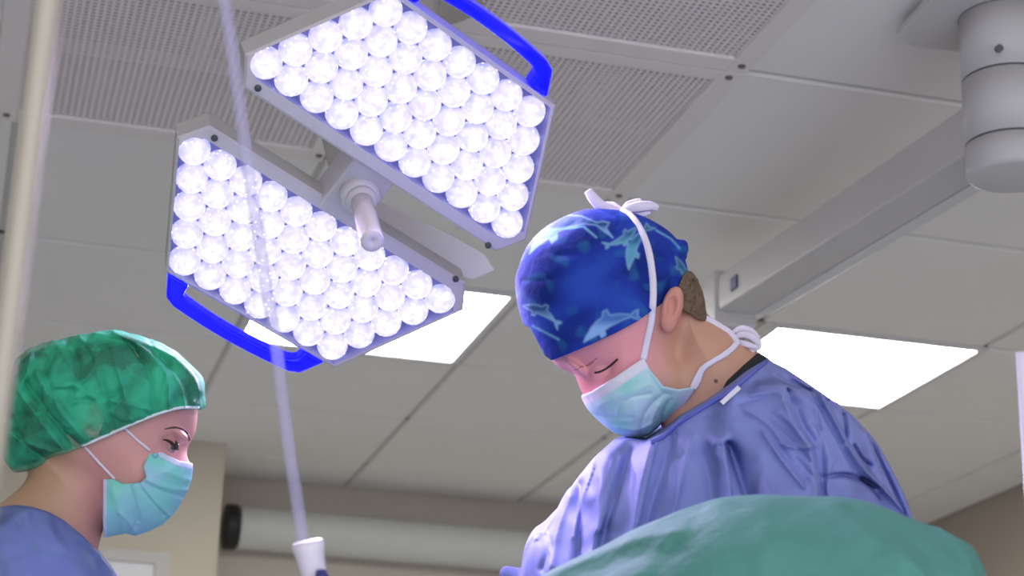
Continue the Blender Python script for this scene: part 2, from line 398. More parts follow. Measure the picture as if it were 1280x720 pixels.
# ------------------------------------------------------------------ surgical lamp
s = .038
def rodr(w):
    v = Vector(w); return Matrix.Rotation(v.length, 3, v.normalized())
HEADS = [((-.433, -.342, -.613), (-.238, .076, 2.513), -1), ((-.407, -.418, -.624), (-.145, .17, 2.419), 1)]
hub_c = camv((-.18, .125, 2.475))
lamp = empty('surgical_light', hub_c)
tag(lamp, 'large double-headed surgical lamp with glowing round lenses and blue grips', 'surgical lamp')
# shared lens mesh: a faceted dome
bm = bmesh.new(); bmesh.ops.create_icosphere(bm, subdivisions=3, radius=.0203)
for v in bm.verts:
    if v.co.z < 0: v.co.z *= .25
lens_me = bpy.data.meshes.new('lens'); bm.to_mesh(lens_me); bm.free(); lens_me.materials.append(MT['lens'])
HEADINFO = []
for w, tr, sg in HEADS:
    Rm = rodr(w)
    ex = camd(Rm @ Vector((1, 0, 0))); ey = camd(Rm @ Vector((0, 1, 0))); nrm = camd(Rm @ Vector((0, 0, 1)))
    # columns: x along the row, y outward, z out of the lit face (towards the people)
    X = ex; Y = ey * sg; Z = -nrm
    X, Y, Z = X.normalized(), Y.normalized(), Z.normalized()
    T = Matrix((X, Y, Z)).transposed().to_4x4(); T.translation = camv(tr)
    HEADINFO.append(T)
    hexo = [(x * s, y * s) for x, y in ((-5.1, -1.0), (5.3, -1.0), (5.9, -.1), (3.55, 4.12), (-3.3, 4.12), (-5.72, -.1))]
    well = [(x * s, y * s) for x, y in ((-5.0, -.55), (5.05, -.55), (5.62, .1), (3.42, 3.98), (-3.30, 3.98), (-5.52, .1))]
    flip = (X.cross(Y)).dot(Z) < 0
    k = MB(); n = 6
    zt, zl = .004, -.016        # rim top and well bottom (lens centres sit at z = 0)
    back = [(p[0] * .96, p[1] * .96 + .002) for p in hexo]
    rings = [(hexo, zt - .003, 'lamp'), (inset(hexo, .003), zt, 'lamp'), (well, zt, 'lamp'), (inset(well, .004), zl, 'well')]
    vs = []
    for P, z, _ in rings: vs += [T @ Vector((p[0], p[1], z)) for p in P]
    for q in range(3):
        k.add(vs[q * n:(q + 2) * n], [(i, (i + 1) % n, (i + 1) % n + n, i + n) for i in range(n)], rings[q + 1][2])
    k.add(vs[3 * n:], [tuple(range(n))], 'well')
    sv = [T @ Vector((p[0], p[1], zt - .003)) for p in hexo] + [T @ Vector((p[0], p[1], -.035)) for p in hexo] + [T @ Vector((p[0], p[1], -.055)) for p in [(p[0] * .9, p[1] * .88 + .006) for p in hexo]]
    k.add(sv, [(i + q, (i + 1) % n + q, (i + 1) % n + n + q, i + n + q) for q in (0, n) for i in range(n)] + [tuple(range(2 * n, 3 * n))], 'lampback')
    hd = k.build('light_head', lamp)
    # screws on the bezel, seam where the hub joins
    for p in ((-4.75, -.55), (4.9, -.75)):
        sc = MB(); sc.lathe([(.0042, .003), (.0042, .0062)], 'ring', T @ Matrix.Translation((p[0] * s, (p[1] - .2) * s, 0)), 10); sc.build('screw', hd)
    # grip
    g = MB()
    def arc(xs): return [(x * s, (5.08 + .16 * (1 - (x / 2.6) ** 2)) * s) for x in xs]
    xs = np.linspace(-2.62, 2.62, 21)
    o1 = [(3.18 * s, 4.15 * s)] + [(2.72 * s, 4.95 * s)] + arc(xs)[::-1][1:-1] + [(-2.72 * s, 4.95 * s), (-3.18 * s, 4.15 * s)]
    i1 = [(-2.35 * s, 4.15 * s), (-2.3 * s, 4.56 * s)] + [(x * s, (4.68 + .15 * (1 - (x / 2.2) ** 2)) * s) for x in np.linspace(-2.1, 2.1, 17)] + [(2.3 * s, 4.56 * s), (2.35 * s, 4.15 * s)]
    def strip(O, I, z0, z1):
        # resample both sides to the same count, then bridge
        def rs(P, m=40):
            P = [Vector(p) for p in P]; d_ = [0]
            for a_, c_ in zip(P, P[1:]): d_.append(d_[-1] + (c_ - a_).length)
            out = []
            for i in range(m):
                tt = d_[-1] * i / (m - 1); j = max(0, min(len(P) - 2, sum(1 for q in d_ if q <= tt) - 1))
                out.append(P[j].lerp(P[j + 1], (tt - d_[j]) / max(1e-9, d_[j + 1] - d_[j])))
            return out
        O, I = rs(O), rs(I[::-1]); m = len(O)
        vs = [T @ Vector((p.x, p.y, z)) for P, z in ((O, z0), (O, z1), (I, z1), (I, z0)) for p in P]
        fs = [(q * m + i, q * m + i + 1, ((q + 1) % 4) * m + i + 1, ((q + 1) % 4) * m + i) for q in range(4) for i in range(m - 1)]
        fs += [tuple(q * m for q in range(4)), tuple(q * m + m - 1 for q in range(4))]
        g.add(vs, fs, 'grip')
    strip(o1, i1, -.022, .0)
    go = g.build('grip', hd); bevel(go, .004, 3, 50); go['label'] = 'glossy blue grip'
    first = None
    for kk in range(5):
        for j in range(11 - kk):
            p = T @ Vector(((j + kk / 2 - 5) * s, kk * .866 * s, -.004))
            L_ = bpy.data.objects.new('lens', lens_me); COL.objects.link(L_); L_.parent = hd
            rot = Matrix((X, Y if not flip else Y, Z if not flip else Z)).transposed()
            if flip: rot = Matrix((-X, Y, Z)).transposed()
            mw = rot.to_4x4() @ Matrix.Rotation(random.uniform(0, 6.28), 4, 'Z'); mw.translation = p - hub_c
            L_.matrix_basis = mw
# hub plate bridging the two heads and the round sterile handle
Tl, Tu = HEADINFO
def lp(x, y, z): return Tl @ Vector((x * s, -y * s, z))      # lower plane, y measured upwards
def upnt(x, y, z): return Tu @ Vector((x * s, y * s, z))
k = MB()
A_ = [lp(-.6, .62, .0055), lp(1.05, .62, .0055), upnt(.85, -.72, .0055), upnt(-.78, -.72, .0055)]
dn = (Tl.to_3x3() @ Vector((0, 0, 1)))
B_ = [p - dn * .06 for p in A_]
k.add(A_ + B_, [(0, 1, 2, 3), (7, 6, 5, 4), (0, 4, 5, 1), (1, 5, 6, 2), (2, 6, 7, 3), (3, 7, 4, 0)], 'lamp')
bevel(k.build('hub', lamp), .004, 3)
hb = (A_[0] + A_[1] + A_[2] + A_[3]) / 4
hb = at(450, 243, (hb - EYE).dot(fwd) - .004)
zax = dn.normalized(); xa = zax.orthogonal().normalized(); ya = zax.cross(xa)
TH = Matrix((xa, ya, zax)).transposed().to_4x4(); TH.translation = hb
k = MB(); k.lathe([(.024, -.01), (.024, .006), (.0225, .011), (.0195, .013)], 'lamp', TH, 40)
k.lathe([(.0185, .012), (.0185, .018), (.0165, .022)], 'lamp', TH, 40); k.build('handle_socket', lamp)
k = MB(); k.lathe([(.0135, .02), (.0138, .06), (.0142, .120), (.0132, .1245), (.0030, .1245), (.0026, .1235)], 'handle', TH, 40)
k.build('sterile_handle', lamp)
# suspension behind the heads: yoke plate to the right and arm up to the ceiling
k = MB()
pts = [at(px_q, py_q, 2.70) for px_q, py_q in ((455, 262), (474, 252), (567, 295), (606, 318), (618, 338), (590, 350), (545, 335))]
bk = [p + fwd * .025 for p in pts]
n = 7
k.add(pts + bk, [tuple(range(n)), tuple(range(n, 2 * n))[::-1]] + [(i, (i + 1) % n, (i + 1) % n + n, i + n) for i in range(n)], 'yoke')
bevel(k.build('yoke', lamp), .003, 2)
k = MB()
p0 = hb - dn * .06; p1 = hb - dn * .20; p2 = at(520, 150, 3.2); 
top = Vector((p2.x, p2.y, CEIL))
k.tube([p0, p1], .03, 'lampback', 20); k.tube([p1, p2], .028, 'lampback', 20)
k.build('spring_arm', lamp)
k = MB(); k.tube([p2 - Vector((0, 0, .05)), top], .03, 'lampback', 24); k.lathe([(.10, -.03), (.10, 0)], 'lampback', Matrix.Translation(top), 32); k.build('drop_tube', lamp)
# the beams of the two heads: a few of the diodes throw the working light
for T in HEADINFO:
    zc_ = T.to_3x3() @ Vector((0, 0, 1))
    for lx, ly in ((-3, .9), (3, .9), (0, 1.8), (-1.6, 3.2), (1.6, 3.2)):
        ld = bpy.data.lights.new('lamp_beam', 'SPOT'); ld.energy = 5.6; ld.color = (.74, .58, 1.0); ld.spot_size = math.radians(130); ld.spot_blend = .8; ld.shadow_soft_size = 0
        lo = bpy.data.objects.new('lamp_beam', ld); COL.objects.link(lo)
        lo.rotation_euler = (-zc_).to_track_quat('Z', 'Y').to_euler(); lo.location = T @ Vector((lx * s, ly * s, .022))

# ------------------------------------------------------------------ implicit modelling: shapes are fields, meshed by surface nets
def sd_poly(P, X, Y):
    P = np.asarray(P, float); d = np.full(np.broadcast(X, Y).shape, 1e18); ins = np.zeros(d.shape, bool)
    n = len(P)
    for i in range(n):
        a, b = P[i], P[(i + 1) % n]; e = b - a
        wx, wy = X - a[0], Y - a[1]
        t_ = np.clip((wx * e[0] + wy * e[1]) / (e @ e + 1e-12), 0, 1)
        d = np.minimum(d, (wx - e[0] * t_) ** 2 + (wy - e[1] * t_) ** 2)
        if a[1] != b[1]:
            ins ^= ((a[1] > Y) != (b[1] > Y)) & (X < (b[0] - a[0]) * (Y - a[1]) / (b[1] - a[1]) + a[0])
    return np.where(ins, -1, 1) * np.sqrt(d)
def sd_line(P, X, Y):
    P = np.asarray(P, float); d = np.full(np.broadcast(X, Y).shape, 1e18)
    for a, b in zip(P, P[1:]):
        e = b - a; wx, wy = X - a[0], Y - a[1]
        t_ = np.clip((wx * e[0] + wy * e[1]) / (e @ e + 1e-12), 0, 1)
        d = np.minimum(d, (wx - e[0] * t_) ** 2 + (wy - e[1] * t_) ** 2)
    return np.sqrt(d)
def closed(P, n=5):
    P = list(P); Q = [P[-1]] + P + [P[0], P[1]]; Q = [np.array(q, float) for q in Q]; out = []
    for i in range(1, len(Q) - 2):
        p0, p1, p2, p3 = Q[i - 1], Q[i], Q[i + 1], Q[i + 2]
        for k in range(n):
            t = k / n
            out.append(.5 * ((2 * p1) + (-p0 + p2) * t + (2 * p0 - 5 * p1 + 4 * p2 - p3) * t * t + (-p0 + 3 * p1 - 3 * p2 + p3) * t ** 3))
    return np.array(out)
def infl(P, R, W, c0=0.0):
    def f(X, Y, C):
        d = sd_poly(P, X, Y)
        cc = C - (c0(X, Y) if callable(c0) else c0)
        q = np.maximum(d + R, 0)
        return np.sqrt(q * q + (cc * R / W) ** 2) - R
    return f
def ell(c, r, axis=None):
    def f(X, Y, C):
        x, y, z = X - c[0], Y - c[1], C - c[2]
        if axis is not None:
            a = math.radians(axis); x, y = x * math.cos(a) + y * math.sin(a), -x * math.sin(a) + y * math.cos(a)
        k = np.sqrt((x / r[0]) ** 2 + (y / r[1]) ** 2 + (z / r[2]) ** 2)
        return (k - 1) * min(r)
    return f
def cone(a, b, ra, rb):
    a, b = np.array(a, float), np.array(b, float); e = b - a
    def f(X, Y, C):
        t = np.clip(((X - a[0]) * e[0] + (Y - a[1]) * e[1] + (C - a[2]) * e[2]) / (e @ e), 0, 1)
        return np.sqrt((X - a[0] - e[0] * t) ** 2 + (Y - a[1] - e[1] * t) ** 2 + (C - a[2] - e[2] * t) ** 2) - (ra + (rb - ra) * t)
    return f
def smin(a, b, k):
    h = np.clip(.5 + .5 * (b - a) / k, 0, 1); return b * (1 - h) + a * h - k * h * (1 - h)
def smax(a, b, k): return -smin(-a, -b, k)
def U(k, *fs):
    def f(X, Y, C):
        r = fs[0](X, Y, C)
        for g in fs[1:]: r = smin(r, g(X, Y, C), k)
        return r
    return f
def SUB(f, g, k=3): return lambda X, Y, C: smax(f(X, Y, C), -g(X, Y, C), k)
def CUT(f, P, k=1.5): return lambda X, Y, C: smax(f(X, Y, C), sd_poly(P, X, Y) + 0 * C, k)
def FOLDS(f, folds, near=True):
    """folds: (polyline, half width, height); positive raises a ridge, negative presses a crease"""
    def g(X, Y, C):
        r = f(X, Y, C); acc = 0
        for P, w, h in folds:
            P = smooth_path(P, 4); d = sd_line(P, X, Y) / w; acc = acc + h * np.exp(-d ** 1.5)
        wgt = 1 / (1 + np.exp(-(C - 5) / 8)) if near else 1
        return r - acc * wgt
    return g
def WAVY(f, amp, sc, seed=0):
    rg = np.random.default_rng(seed); K = rg.normal(0, 1 / sc, (9, 3)); ph = rg.uniform(0, 6.28, 9)
    def g(X, Y, C):
        a = 0
        for k_, p in zip(K, ph): a = a + np.sin(k_[0] * X + k_[1] * Y + k_[2] * C + p)
        return f(X, Y, C) - amp * a / 3
    return g
def snets(f, xs, ys, zs):
    xs, ys, zs = (np.asarray(a, float) for a in (xs, ys, zs))
    V = f(xs[:, None, None], ys[None, :, None], zs[None, None, :]).astype(np.float32)
    V = np.broadcast_to(V, (len(xs), len(ys), len(zs))).copy()
    V[V == 0] = 1e-4
    for ax in range(3):
        sl = [slice(None)] * 3; sl[ax] = 0; V[tuple(sl)] = np.maximum(V[tuple(sl)], .01); sl[ax] = -1; V[tuple(sl)] = np.maximum(V[tuple(sl)], .01)
    nx, ny, nz = V.shape; cs = (nx - 1, ny - 1, nz - 1)
    acc = np.zeros(cs + (3,), np.float32); cnt = np.zeros(cs, np.float32)
    A3 = (xs, ys, zs); quads = []
    for ax in range(3):
        lo = [slice(None)] * 3; hi = [slice(None)] * 3; lo[ax] = slice(0, -1); hi[ax] = slice(1, None)
        a, b = V[tuple(lo)], V[tuple(hi)]
        I = np.argwhere((a < 0) != (b < 0))
        va, vb = a[tuple(I.T)], b[tuple(I.T)]; t = va / (va - vb)
        P = np.stack([A3[q][I[:, q]] for q in range(3)], 1)
        P[:, ax] += t * (A3[ax][I[:, ax] + 1] - A3[ax][I[:, ax]])
        o1, o2 = [q for q in range(3) if q != ax]
        cells = []
        ok = (I[:, o1] > 0) & (I[:, o2] > 0) & (I[:, o1] < cs[o1]) & (I[:, o2] < cs[o2])
        for d1, d2 in ((1, 1), (0, 1), (0, 0), (1, 0)):
            J = I.copy(); J[:, o1] -= d1; J[:, o2] -= d2
            m = (J[:, o1] >= 0) & (J[:, o2] >= 0) & (J[:, o1] < cs[o1]) & (J[:, o2] < cs[o2])
            np.add.at(acc, tuple(J[m].T), P[m]); np.add.at(cnt, tuple(J[m].T), 1)
            cells.append(J)
        fl_ = (va < 0)
        if ax == 1: fl_ = ~fl_
        Q = np.stack([np.ravel_multi_index(tuple(np.clip(J, 0, np.array(cs) - 1).T), cs) for J in cells], 1)
        Q[~fl_] = Q[~fl_][:, ::-1]
        quads.append(Q[ok])
    idx = np.full(cs, -1, np.int64).ravel(); used = np.flatnonzero(cnt.ravel()); idx[used] = np.arange(len(used))
    verts = acc.reshape(-1, 3)[used] / cnt.ravel()[used][:, None]
    return verts, idx[np.concatenate(quads)]
class Frame:
    """a person's own upright frame: x, y in the profile plane (y down), c across the body, unit about 0.9 mm"""
    def __init__(s, cx, cy, D):
        s.d = ray(cx, cy).normalized(); s.o = EYE + ray(cx, cy) * D; s.u = D / F; s.off = s.o - EYE
        s.num = s.off.dot(s.d)
    def P(s, x, y, c=0):
        r = ray(x, y); return EYE + r * (s.num / r.dot(s.d)) - s.d * (c * s.u)
    def arr(s, V):
        R3 = np.array([rgt, upv, fwd]); d = np.array(s.d)
        r = ((V[:, 0:1] - 640) / F) * R3[0] + ((360 - V[:, 1:2]) / F) * R3[1] + R3[2]
        return np.array(EYE) + r * (s.num / (r @ d))[:, None] - d * (V[:, 2:3] * s.u)
def rng(a, b, h): return np.arange(a, b + h, h)
def implicit(name, f, fr, xs, ys, cs, mats, parent=None, loc=None, tint=None, pick=None):
    V, Q = snets(f, xs, ys, cs)
    Wv = fr.arr(V)
    loc = Vector(loc) if loc is not None else (Vector(parent.location) if parent is not None else Vector((0, 0, 0)))
    base = Vector(loc)
    q = parent.parent if (parent is not None) else None
    if parent is not None:
        base = Vector((0, 0, 0)); q = parent
        while q is not None: base += q.location; q = q.parent
    me = bpy.data.meshes.new(name)
    me.from_pydata([], [], [])
    me.vertices.add(len(Wv)); me.vertices.foreach_set('co', (Wv - np.array(base)).astype(np.float32).ravel())
    me.loops.add(Q.size); me.loops.foreach_set('vertex_index', Q.ravel().astype(np.int32))
    me.polygons.add(len(Q)); me.polygons.foreach_set('loop_start', np.arange(0, Q.size, 4, dtype=np.int32))
    me.update(calc_edges=True); me.validate()
    v = Wv; a, b, c = v[Q[:, 0]], v[Q[:, 1]], v[Q[:, 2]]; dd = v[Q[:, 3]]; ce = v.mean(0)
    vol = (np.einsum('ij,ij->i', np.cross(b - a, c - a), a - ce) + np.einsum('ij,ij->i', np.cross(c - a, dd - a), a - ce)).sum()
    if vol < 0: me.flip_normals()
    me.polygons.foreach_set('use_smooth', [True] * len(me.polygons))
    for m in mats: me.materials.append(MT[m])
    if tint is not None:
        ca = me.color_attributes.new('tint', 'FLOAT_COLOR', 'POINT')
        ca.data.foreach_set('color', np.c_[tint(V[:, 0], V[:, 1], V[:, 2]), np.ones(len(V))].astype(np.float32).ravel())
    if pick is not None:
        mid = V[Q].mean(1); me.polygons.foreach_set('material_index', pick(mid[:, 0], mid[:, 1], mid[:, 2]).astype(np.int32))
    return link(name, me, parent, loc if parent is None else None)
def top_c(f, x, y, hi=200, lo=-60):
    C = np.linspace(hi, lo, 1041); v = f(np.array([[[float(x)]]]), np.array([[[float(y)]]]), C[None, None, :]).ravel()
    k = np.flatnonzero(v < 0); return C[k[0]] if len(k) else 0.0
def ribbon(name, fr, f, path, wid, mat_, parent, lift=1.5, flat=.35, rad=None, n=6):
    P = smooth_path(path, n)
    pts = [fr.P(p[0], p[1], (p[2] if len(p) > 2 else top_c(f, p[0], p[1]) + lift)) for p in P]
    rad = [wid * fr.u / 2] * len(pts) if rad is None else [r_ * fr.u / 2 for r_ in np.interp(np.linspace(0, 1, len(pts)), np.linspace(0, 1, len(rad)), rad)]
    k = MB(); k.tube(pts, rad, mat_, 8, flat, up=-fr.d); return k.build(name, parent)
def srgb(*c): return np.array(lin(c))
def blend(base, colour, w): return base * (1 - w[:, None]) + np.asarray(colour) * w[:, None]
def sm(d, w): return np.clip(.5 - d / w, 0, 1)

# ================================================================== the blue-capped person
A = Frame(770, 420, 2.25)
headP = closed([(668, 330), (690, 285), (740, 268), (800, 278), (845, 315), (866, 360), (866, 410), (850, 445), (838, 478), (828, 505), (815, 532), (796, 540), (778, 530),
                (764, 526), (752, 524), (742, 516), (733, 500), (727, 490), (722, 478), (718, 469), (711, 465), (702, 461), (694, 455), (688, 446), (672, 400)])
neckP = closed([(838, 400), (868, 362), (884, 392), (915, 415), (955, 446), (985, 475), (990, 540), (930, 560), (850, 560), (826, 525), (835, 470)])
head = infl(headP, 78, 74)
neck = infl(neckP, 62, 58)
face = U(16, head, neck)
face = U(5, face, ell((722, 458, 30), (26, 7, 26), 38))            # brow ridge
face = U(10, face, ell((790, 478, 44), (20, 16, 22)))              # cheekbone
face = SUB(face, ell((748, 467, 66), (20, 9, 16), -28), 9)         # eye socket
face = U(4, face, ell((752, 463, 50), (14, 9, 10), -28))           # closed lid over the eye
face = U(22, face, ell((818, 476, 48), (34, 26, 16)))               # jaw muscle
ear = U(3, ell((838, 386, 72), (13, 27, 8), 14), ell((834, 404, 72), (9, 12, 7)))
ear = SUB(ear, ell((837, 384, 81), (7, 14, 7), 12), 3)
ear = U(2, ear, ell((829, 390, 75), (4, 7, 5)))
face = U(4, face, ear)
def skin_tint(X, Y, C):
    b = np.tile(srgb(202, 154, 130), (len(X), 1))
    b = blend(b, srgb(230, 154, 164), np.clip((845 - X) / 50, 0, 1))  # pinker, brighter face: the lamp's light put into the skin colour
    b = blend(b, srgb(214, 140, 128), sm(np.hypot((X - 838) / 16, (Y - 388) / 28) - 1, .8) * .7)       # ruddier ear
    b = blend(b, srgb(170, 128, 112), sm(np.hypot((X - 822) / 36, (Y - 492) / 26) - .8, .9) * .45)     # stubble on the jaw
    b = blend(b, srgb(205, 120, 112), sm(np.hypot((X - 728) / 16, (Y - 480) / 16) - .8, .9) * .5)
    b = blend(b, srgb(92, 56, 48), sm(np.hypot(X - 892, Y - 475) - 2.4, 1.5) * (C > 0))                # mole on the neck
    return b
base = A.P(960, 700); base.z = 0
surg = implicit('person', face, A, rng(640, 1000, 1.6), rng(255, 570, 1.6), rng(-92, 96, 1.8), ['skin'], None, base, skin_tint)
tag(surg, 'person in a blue dolphin-print cap and blue gown, head bowed to the left', 'person')
# hair at the nape
hairP = closed([(842, 374), (852, 346), (864, 340), (876, 358), (882, 384), (881, 401), (870, 399), (862, 394), (854, 390), (847, 384)])
hp = infl(closed([(680, 290), (740, 268), (800, 276), (848, 308), (872, 350), (884, 385), (884, 410), (840, 440), (760, 440)]), 80, 77)
implicit('hair', CUT(WAVY(WAVY(hp, 1.2, 2.6, 4), 1.6, 6, 9), hairP, 2), A, rng(840, 892, 1.2), rng(338, 412, 1.2), rng(-84, 84, 1.6), ['hair'], surg)
# cap
capP = closed([(644, 352), (648, 335), (660, 306), (682, 284), (712, 268), (742, 261), (790, 266), (826, 282), (848, 302), (858, 330), (862, 362), (852, 440), (770, 490), (690, 480), (664, 430), (648, 385)])
capbig = infl(capP, 92, 86)
hem = np.array([(600, 220), (900, 220), (900, 340), (866, 350), (862, 352), (852, 366), (846, 370), (832, 376), (818, 386), (796, 402), (770, 416), (740, 430), (712, 442), (691, 450), (682, 444), (664, 410), (600, 380)])
capf = FOLDS(capbig, [([(700, 322), (735, 318), (770, 300)], 5, -1.6), ([(655, 352), (700, 350), (740, 330)], 4, -1.5), ([(800, 285), (830, 300), (846, 330)], 4, -2.2), ([(846, 318), (842, 345), (850, 366)], 5, 2.5),
                      ([(780, 300), (800, 330), (800, 380)], 6, -1.5), ([(665, 300), (690, 300), (720, 280)], 5, -1.2), ([(820, 300), (836, 330), (836, 372)], 4, -1.6)])
capf = U(4, capf, ell((846, 312, 20), (14, 12, 20)))
capf = CUT(capf, hem, 2)
knot = U(4, ell((851, 308, 6), (9, 8, 12), -30), ell((853, 318, 0), (6, 9, 9), 0))
def dolphin(cx, cy, L, ang, bend, flip=1):
    """side outline of a leaping dolphin, length L, bowed by bend"""
    up_ = [(0, 0), (.06, -.035), (.12, -.05), (.2, -.085), (.32, -.11), (.42, -.115), (.47, -.19), (.54, -.20), (.55, -.10), (.7, -.075), (.86, -.035), (.93, -.09), (1.0, -.12)]
    dn_ = [(.95, -.01), (1.0, .07), (.92, .045), (.85, .0), (.7, .03), (.5, .06), (.38, .075), (.36, .15), (.29, .16), (.27, .08), (.14, .05), (.05, .02)]
    a = math.radians(ang); out = []
    for x, y in up_ + dn_:
        y = y * flip + bend * (4 * (x - .5) ** 2 - 1) * flip * .25
        x -= .5
        out.append((cx + L * (x * math.cos(a) - y * math.sin(a)), cy + L * (x * math.sin(a) + y * math.cos(a))))
    return np.array(out)
DOLS = [(dolphin(714, 306, 104, -14, 1.0), 0), (dolphin(800, 312, 62, -62, .5), 1), (dolphin(678, 396, 52, 30, .4), 0), (dolphin(766, 412, 76, -24, .5), 2), (dolphin(850, 342, 40, 70, .3), 1), (dolphin(775, 298, 46, 150, .4), 1)]
def cap_tint(X, Y, C):
    b = np.tile(srgb(34, 58, 162), (len(X), 1))
    n1 = np.sin(X / 21 + 1.3 * np.sin(Y / 17)) + np.sin(Y / 23 + 1.7 * np.sin(X / 29 + 1)) + .6 * np.sin((X + Y) / 11 + np.sin(Y / 9))
    n2 = np.sin(X / 6.5 + 2 * np.sin(Y / 8)) + np.sin(Y / 5.5 + 2 * np.sin(X / 9 + 2)) + np.sin((X - Y) / 7 + 2 * np.sin((X + Y) / 12))
    b = blend(b, srgb(16, 36, 108), np.clip(n1 * .42, 0, .75)); b = blend(b, srgb(44, 110, 158), np.clip((n2 - .6) * .3, 0, .5) * np.clip(1.1 - np.hypot((X - 742) / 60, (Y - 370) / 42) * -1 - 1.2, 0, 1)); b = blend(b, srgb(44, 82, 186), np.clip(-n1 * .38, 0, .7))
    for P, k_ in DOLS:
        d = sd_poly(P, X, Y)
        lo_ = srgb(*((128, 172, 226), (92, 158, 190), (138, 180, 236))[k_]); hi_ = srgb(*((40, 78, 128), (50, 104, 150), (74, 118, 190))[k_])
        c = P.mean(0); t_ = np.clip((Y - c[1]) / 10 + .5, 0, 1)
        colr = lo_ * t_[:, None] + hi_ * (1 - t_[:, None]); w = sm(d, 2.2)
        b = b * (1 - w[:, None]) + colr * w[:, None]
        b = blend(b, srgb(150, 196, 226), np.exp(-(d / 1.4) ** 2) * .4)
    wv = np.exp(-(sd_line([(655, 300), (690, 290), (730, 286), (746, 300)], X, Y) / 1.6) ** 2) + np.exp(-(sd_line([(668, 408), (684, 416), (700, 424)], X, Y) / 1.6) ** 2) + np.exp(-(sd_line([(820, 290), (838, 300), (848, 312)], X, Y) / 1.5) ** 2)
    return blend(b, srgb(120, 186, 214), np.clip(wv, 0, 1) * .7)
cap = implicit('cap', capf, A, rng(638, 870, 1.4), rng(252, 460, 1.4), rng(-92, 92, 1.6), ['capm'], surg, None, cap_tint)
cap['label'] = 'blue cloth surgical cap printed with leaping dolphins'
implicit('cap_knot', knot, A, rng(832, 872, 1.2), rng(290, 335, 1.2), rng(-16, 26, 1.4), ['capm'], surg, None, cap_tint)
# mask
maskbig = infl(closed([(716, 470), (722, 488), (728, 500), (735, 512), (745, 523), (768, 541), (790, 547), (808, 545), (832, 528), (860, 515), (910, 500), (900, 440), (840, 390), (760, 410)]), 68, 86)
maskP = np.array([(727, 494), (740, 488), (765, 472), (790, 455), (803, 446), (812, 462), (828, 481), (846, 485), (864, 482), (866, 485), (856, 502), (842, 518), (828, 532), (808, 550), (770, 552), (742, 530), (726, 508)])
mfold = [([(771, 516), (775, 503), (790, 494), (812, 490)], 2.2, -1.8), ([(800, 540), (803, 520), (812, 505), (826, 492)], 3.0, -2.6), ([(826, 530), (828, 515), (836, 498)], 3.0, -3.2), ([(772, 532), (795, 535), (812, 528)], 3, 1.8),
         ([(812, 540), (815, 520), (822, 505)], 3, 2.2), ([(742, 517), (760, 520), (790, 520)], 3, -1.2), ([(810, 465), (822, 485), (836, 492)], 3, -1.8), ([(750, 505), (780, 490), (810, 478)], 4, 1.2)]
maskf = CUT(FOLDS(maskbig, mfold), maskP, 1.5)
def mask_tint(X, Y, C):
    b = np.tile(srgb(176, 222, 226), (len(X), 1))
    n1 = np.sin(X / 9 + np.sin(Y / 7)) + np.sin(Y / 11 + 1.5 * np.sin(X / 13))
    b = blend(b, srgb(206, 220, 240), np.clip(.25 + n1 * .3, 0, .8)); b = blend(b, srgb(138, 214, 202), np.clip(-n1 * .3, 0, .6))
    band = np.maximum(sd_line([(727, 494), (740, 488), (765, 472), (803, 446)], X, Y) - 11, 0)
    b = blend(b, srgb(238, 226, 240), sm(band - 1, 3))
    side = sd_line([(866, 485), (842, 518), (828, 532)], X, Y) - 5
    return blend(b, srgb(216, 222, 240), sm(side, 3))
mask = implicit('face_mask', maskf, A, rng(715, 875, 1.3), rng(438, 560, 1.3), rng(-88, 88, 1.7), ['mask'], surg, None, mask_tint)
mask['label'] = 'pale green pleated face mask with a white top band'
capface = U(1, capf, face)
ribbon('upper_tie', A, capface, [(803, 449), (808, 425), (813, 400), (815, 370), (814, 345), (809, 315), (800, 290), (788, 272), (776, 264)], 9, 'tie', mask, 2)
k = MB()
for path, rad in (([(778, 264, 0), (764, 262, 6), (752, 258, 4), (742, 248, 0), (735, 238, -4)], [6, 13, 15, 14, 10]), ([(778, 264, 0), (768, 257, -6), (756, 256, -10), (746, 260, -4)], [5, 9, 9, 6]),
                  ([(776, 265, 0), (784, 262, 8), (800, 259, 10), (814, 258, 6), (822, 261, 2)], [5, 12, 14, 12, 8]), ([(776, 265, 0), (786, 258, 0), (796, 254, -2), (802, 252, -4)], [5, 13, 12, 9]), ([(774, 262, -4), (784, 268, 2), (800, 268, 4), (812, 264, 0)], [5, 9, 10, 8])):
    P = smooth_path(path, 6); pts = [A.P(*p) for p in P]
    rr_ = [r_ * A.u / 2 for r_ in np.interp(np.linspace(0, 1, len(P)), np.linspace(0, 1, len(rad)), rad)]
    k.tube(pts, rr_, 'tie', 8, .4, up=-A.d)
k.build('tie_bow', mask)
ribbon('lower_tie', A, face, [(864, 484), (869, 474), (876, 460), (890, 450), (904, 442), (916, 432), (918, 426), (910, 416), (898, 408), (886, 401), (876, 396)], 8, 'tie', mask, 2.5, rad=[9, 11, 8, 7, 8, 8, 9, 9, 9, 9, 8])
k = MB()
for path, rad in (([(914, 424, 20), (926, 418, 24), (938, 421, 26), (947, 431, 22), (938, 437, 22), (926, 434, 20), (918, 430, 20)], [6, 9, 10, 8, 9, 8, 6]), ([(912, 420, 16), (924, 411, 14), (938, 414, 10), (948, 424, 8)], [6, 9, 9, 6]), ([(918, 426, 22), (930, 430, 28), (944, 434, 28)], [5, 8, 6])):
    P = smooth_path(path, 6); k.tube([A.P(*p) for p in P], [r_ * A.u / 2 for r_ in np.interp(np.linspace(0, 1, len(P)), np.linspace(0, 1, len(rad)), rad)], 'tie', 8, .4, up=-A.d)
k.build('tie_bow', mask)
